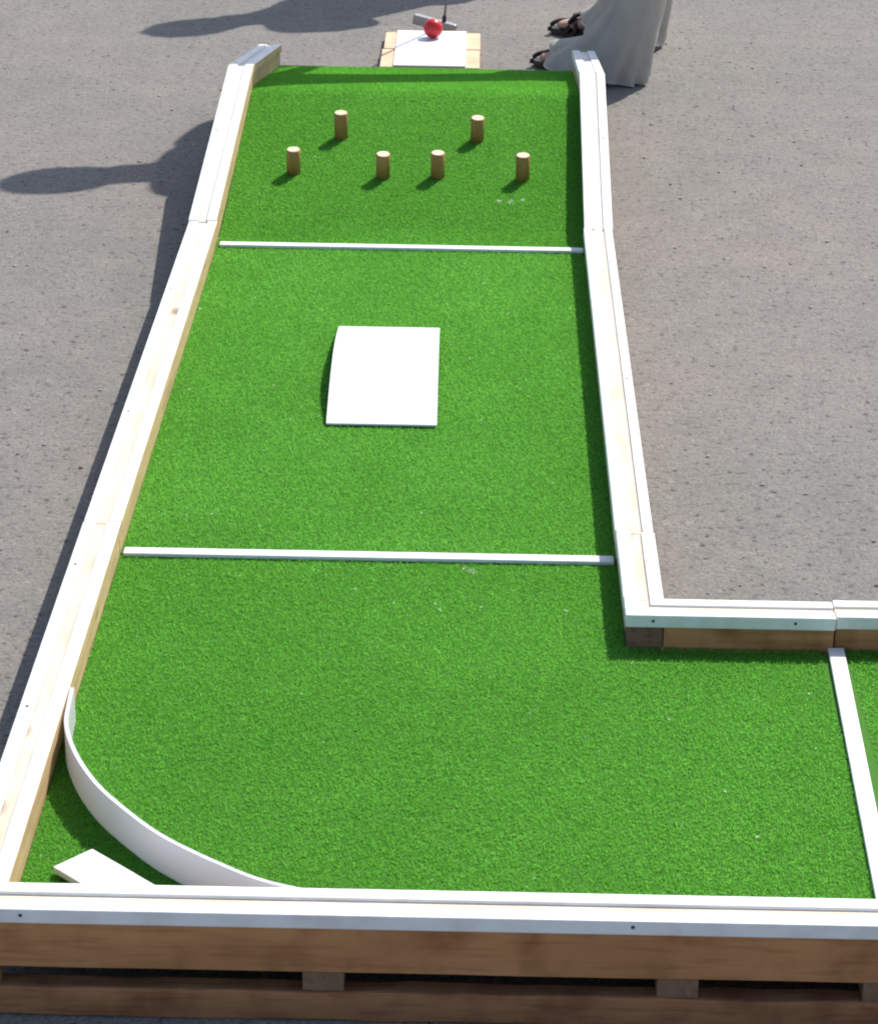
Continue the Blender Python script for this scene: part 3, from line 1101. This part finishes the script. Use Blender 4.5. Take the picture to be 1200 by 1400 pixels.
    # sandals
    for s in 'lr':
        ank = V[s + 'ankle']
        d = (V[s + 'toe'] - ank)
        d.z = 0
        L = d.length
        d.normalize()
        q = Vector((-d.y, d.x, 0))
        heel = Vector((ank.x, ank.y, 0)) - d * 0.065
        tot = L + 0.075
        bm = bmesh.new()
        out = []
        for k in range(36):
            a = 2 * math.pi * k / 36
            u = 0.5 - 0.5 * math.cos(a)
            wdt = (0.031 + 0.016 * math.sin(math.pi * min(1, u * 0.75) ** 1.6)) * (abs(math.sin(a)) ** 0.55)
            out.append(heel + d * tot * u + q * wdt * (1 if math.sin(a) >= 0 else -1))
        lo = [bm.verts.new(p + Vector((0, 0, 0.001))) for p in out]
        hi = [bm.verts.new(p + Vector((0, 0, 0.017))) for p in out]
        for k in range(36):
            bm.faces.new((lo[k], lo[(k + 1) % 36], hi[(k + 1) % 36], hi[k]))
        bm.faces.new(list(reversed(lo)))
        bm.faces.new(hi)
        bmesh.ops.recalc_face_normals(bm, faces=bm.faces)
        sole = link('sandal', to_mesh(bm, 'sandal', False), M['leather'], body)
        for u, hgt, wd, skew in ((0.90, 0.040, 0.040, 0.02), (0.78, 0.056, 0.046, -0.03), (0.68, 0.068, 0.046, 0.03), (0.50, 0.088, 0.044, -0.02), (0.10, 0.075, 0.038, 0.0)):
            if s == 'l' and 0.3 < u < 0.7 and trousers == 'linen':
                continue
            path = []
            for k in range(13):
                a = math.pi * k / 12
                path.append(heel + d * (tot * u + skew * math.cos(a)) + q * wd * math.cos(a) + Vector((0, 0, 0.012 + (hgt - 0.012) * math.sin(a) ** 0.8)))
            link('strap', to_mesh(tube(path, 0.0065, 8), 'strap'), M['leather'], sole)
    return body


golfer = dict(pelvis=(1.15, 4.52, 0.96), spine=(0.93, 4.50, 1.17), chest=(0.60, 4.47, 1.36), neck=(0.46, 4.46, 1.48),
              hbase=(0.41, 4.455, 1.50), htop=(0.215, 4.44, 1.57), face=(0, 0, 0),
              lsho=(0.51, 4.27, 1.37), rsho=(0.52, 4.66, 1.40), lelb=(0.50, 4.36, 1.09), relb=(0.50, 4.80, 1.12),
              lwrist=(0.515, 4.655, 0.94), rwrist=(0.525, 4.80, 0.885),
              lhip=(1.12, 4.43, 0.90), rhip=(1.12, 4.62, 0.90), lknee=(0.975, 4.38, 0.50), rknee=(1.03, 4.74, 0.50),
              lankle=(0.910, 4.348, 0.095), rankle=(0.965, 4.765, 0.095), ltoe=(0.700, 4.520, 0), rtoe=(0.755, 4.905, 0))
og = (0.9, 4.57, G)
for k in ('chest', 'neck', 'hbase', 'htop', 'lsho', 'rsho'):
    golfer[k] = (golfer[k][0] + 0.028, golfer[k][1] + 0.01, golfer[k][2])
golfer['face'] = (og[0] - 0.35, og[1], -0.9)
hd_g = {'l': (-0.15, 0.75, -0.5), 'nl': (-0.3, 0.2, 0.6), 'r': (-0.1, -0.45, -0.6), 'nr': (-0.3, 0.4, -0.3)}
person(golfer, 'person in loose grey trousers and black sandals stooping beside the ramp end', 'linen', 'shirt', hd_g, 1.0, og)

look = dict(pelvis=(0.86, 6.10, 0.98), spine=(0.82, 6.09, 1.18), chest=(0.70, 6.08, 1.38), neck=(0.60, 6.07, 1.52),
            hbase=(0.57, 6.065, 1.56), htop=(0.44, 6.06, 1.76), face=(0, 0, 0),
            lsho=(0.68, 5.89, 1.40), rsho=(0.70, 6.27, 1.42), lelb=(0.74, 5.74, 1.12), relb=(0.78, 6.40, 1.14),
            lwrist=(0.56, 5.80, 1.00), rwrist=(0.60, 6.34, 1.02),
            lhip=(0.86, 6.01, 0.92), rhip=(0.86, 6.19, 0.92), lknee=(0.84, 6.00, 0.50), rknee=(0.85, 6.22, 0.50),
            lankle=(0.88, 5.99, 0.095), rankle=(0.89, 6.24, 0.095), ltoe=(0.70, 5.94, 0), rtoe=(0.70, 6.29, 0))
look = {k: (v[0] + 0.035, v[1] + 0.03, v[2]) for k, v in look.items()}
ol = (0.86, 6.1, G)
look['face'] = (ol[0] - 0.8, ol[1] - 0.1, -0.5)
hd_l = {'l': (-0.9, 0.2, 0.1), 'nl': (0.1, 0.9, 0.1), 'r': (-0.9, -0.2, 0.1), 'nr': (0.1, -0.9, 0.1)}
person(look, 'person in a blue shirt and dark trousers standing on the asphalt beyond the tee board', 'jeans', 'shirt2', hd_l, 0.5, ol)
